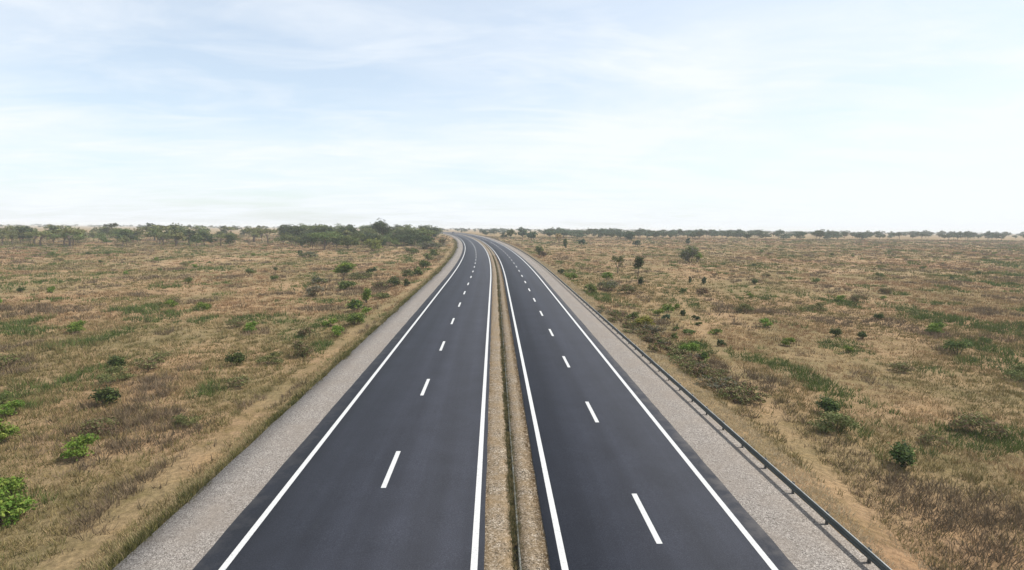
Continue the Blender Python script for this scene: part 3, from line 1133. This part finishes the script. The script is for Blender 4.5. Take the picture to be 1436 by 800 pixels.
W = bpy.data.worlds.new('World'); S.world = W
W.use_nodes = True
nt = W.node_tree
bg = nt.nodes['Background']
sky = nt.nodes.new('ShaderNodeTexSky')
sky.sky_type = 'NISHITA'; sky.sun_disc = False
sky.sun_elevation = SUN_EL; sky.sun_rotation = SUN_AZ
sky.air_density = 1.0; sky.dust_density = 1.2; sky.ozone_density = 1.0
SKY = .15
tc = nt.nodes.new('ShaderNodeTexCoord').outputs['Generated']
sep = nt.nodes.new('ShaderNodeSeparateXYZ'); nt.links.new(tc, sep.inputs[0])


def math_n(op, a, b=None, clamp=False):
    n = nt.nodes.new('ShaderNodeMath'); n.operation = op; n.use_clamp = clamp
    for s, v in ((n.inputs[0], a), (n.inputs[1], b)):
        if v is None:
            continue
        if isinstance(v, (int, float)):
            s.default_value = v
        else:
            nt.links.new(v, s)
    return n.outputs[0]


zz = math_n('ADD', math_n('MAXIMUM', sep.outputs[2], 0.0), .10)
comb = nt.nodes.new('ShaderNodeCombineXYZ')
nt.links.new(math_n('DIVIDE', sep.outputs[0], zz), comb.inputs[0])
nt.links.new(math_n('DIVIDE', sep.outputs[1], zz), comb.inputs[1])
cv = comb.outputs[0]
# cirrus sheets: broad veil, streaks drawn out sideways, and fine ripples
veil = noise(nt, mapping(nt, cv, (.55, .75, 1), (3.1, 1.4, 0)), 1.0, 5, .55, .4)
streak = noise(nt, mapping(nt, cv, (.9, 1.8, 1), (1.3, 5.2, 0)), 1.2, 8, .62, .8)
vr = ramp(nt, [(.36, 0), (.66, 1)]); nt.links.new(veil, vr.inputs[0])
sr = ramp(nt, [(.46, 0), (.72, 1)]); nt.links.new(streak, sr.inputs[0])
cl = math_n('ADD', math_n('MULTIPLY', vr.outputs[0], .36), math_n('MULTIPLY', sr.outputs[0], .24))
# the air is whiter low down and towards the sun
low = math_n('SUBTRACT', 1.0, math_n('MULTIPLY', math_n('MAXIMUM', sep.outputs[2], 0.0), 2.4), True)
sunw = math_n('MULTIPLY', math_n('ADD', sep.outputs[0], .30), .42, True)
cl = math_n('ADD', cl, math_n('MULTIPLY', math_n('POWER', low, 2.0), .22))
cl = math_n('ADD', cl, math_n('MULTIPLY', sunw, .45))
cl = math_n('ADD', cl, .44, True)
cl = math_n('MULTIPLY', cl, .97)
skyc = mixc(nt, 1.0, sky.outputs[0], (SKY * .89, SKY * 1.0, SKY), 'MULTIPLY')
white = (.775, .815, .86)
fin = mixc(nt, cl, skyc, white)
nt.links.new(fin, bg.inputs['Color'])
bg.inputs['Strength'].default_value = 1.0

cd = bpy.data.cameras.new('camera')
cd.sensor_width = 36; cd.sensor_fit = 'HORIZONTAL'
cd.lens = 36 * F / 1436
cd.clip_start = .5; cd.clip_end = 20000
co = bpy.data.objects.new('camera', cd); COL.objects.link(co)
co.location = CAM
X_, Y_, Z_ = Mrot @ Vector((1, 0, 0)), Mrot @ Vector((0, 1, 0)), Mrot @ Vector((0, 0, 1))
co.rotation_euler = Matrix((X_, Z_, -Y_)).transposed().to_euler()
S.camera = co

S.view_settings.view_transform = 'Standard'
S.view_settings.look = 'None'
S.view_settings.exposure = 0.31
S.view_settings.gamma = 1
S.view_settings.use_curve_mapping = False
S.cycles.use_denoising = True
S.cycles.max_bounces = 6
S.cycles.diffuse_bounces = 2
S.cycles.volume_bounces = 1
S.cycles.transparent_max_bounces = 4
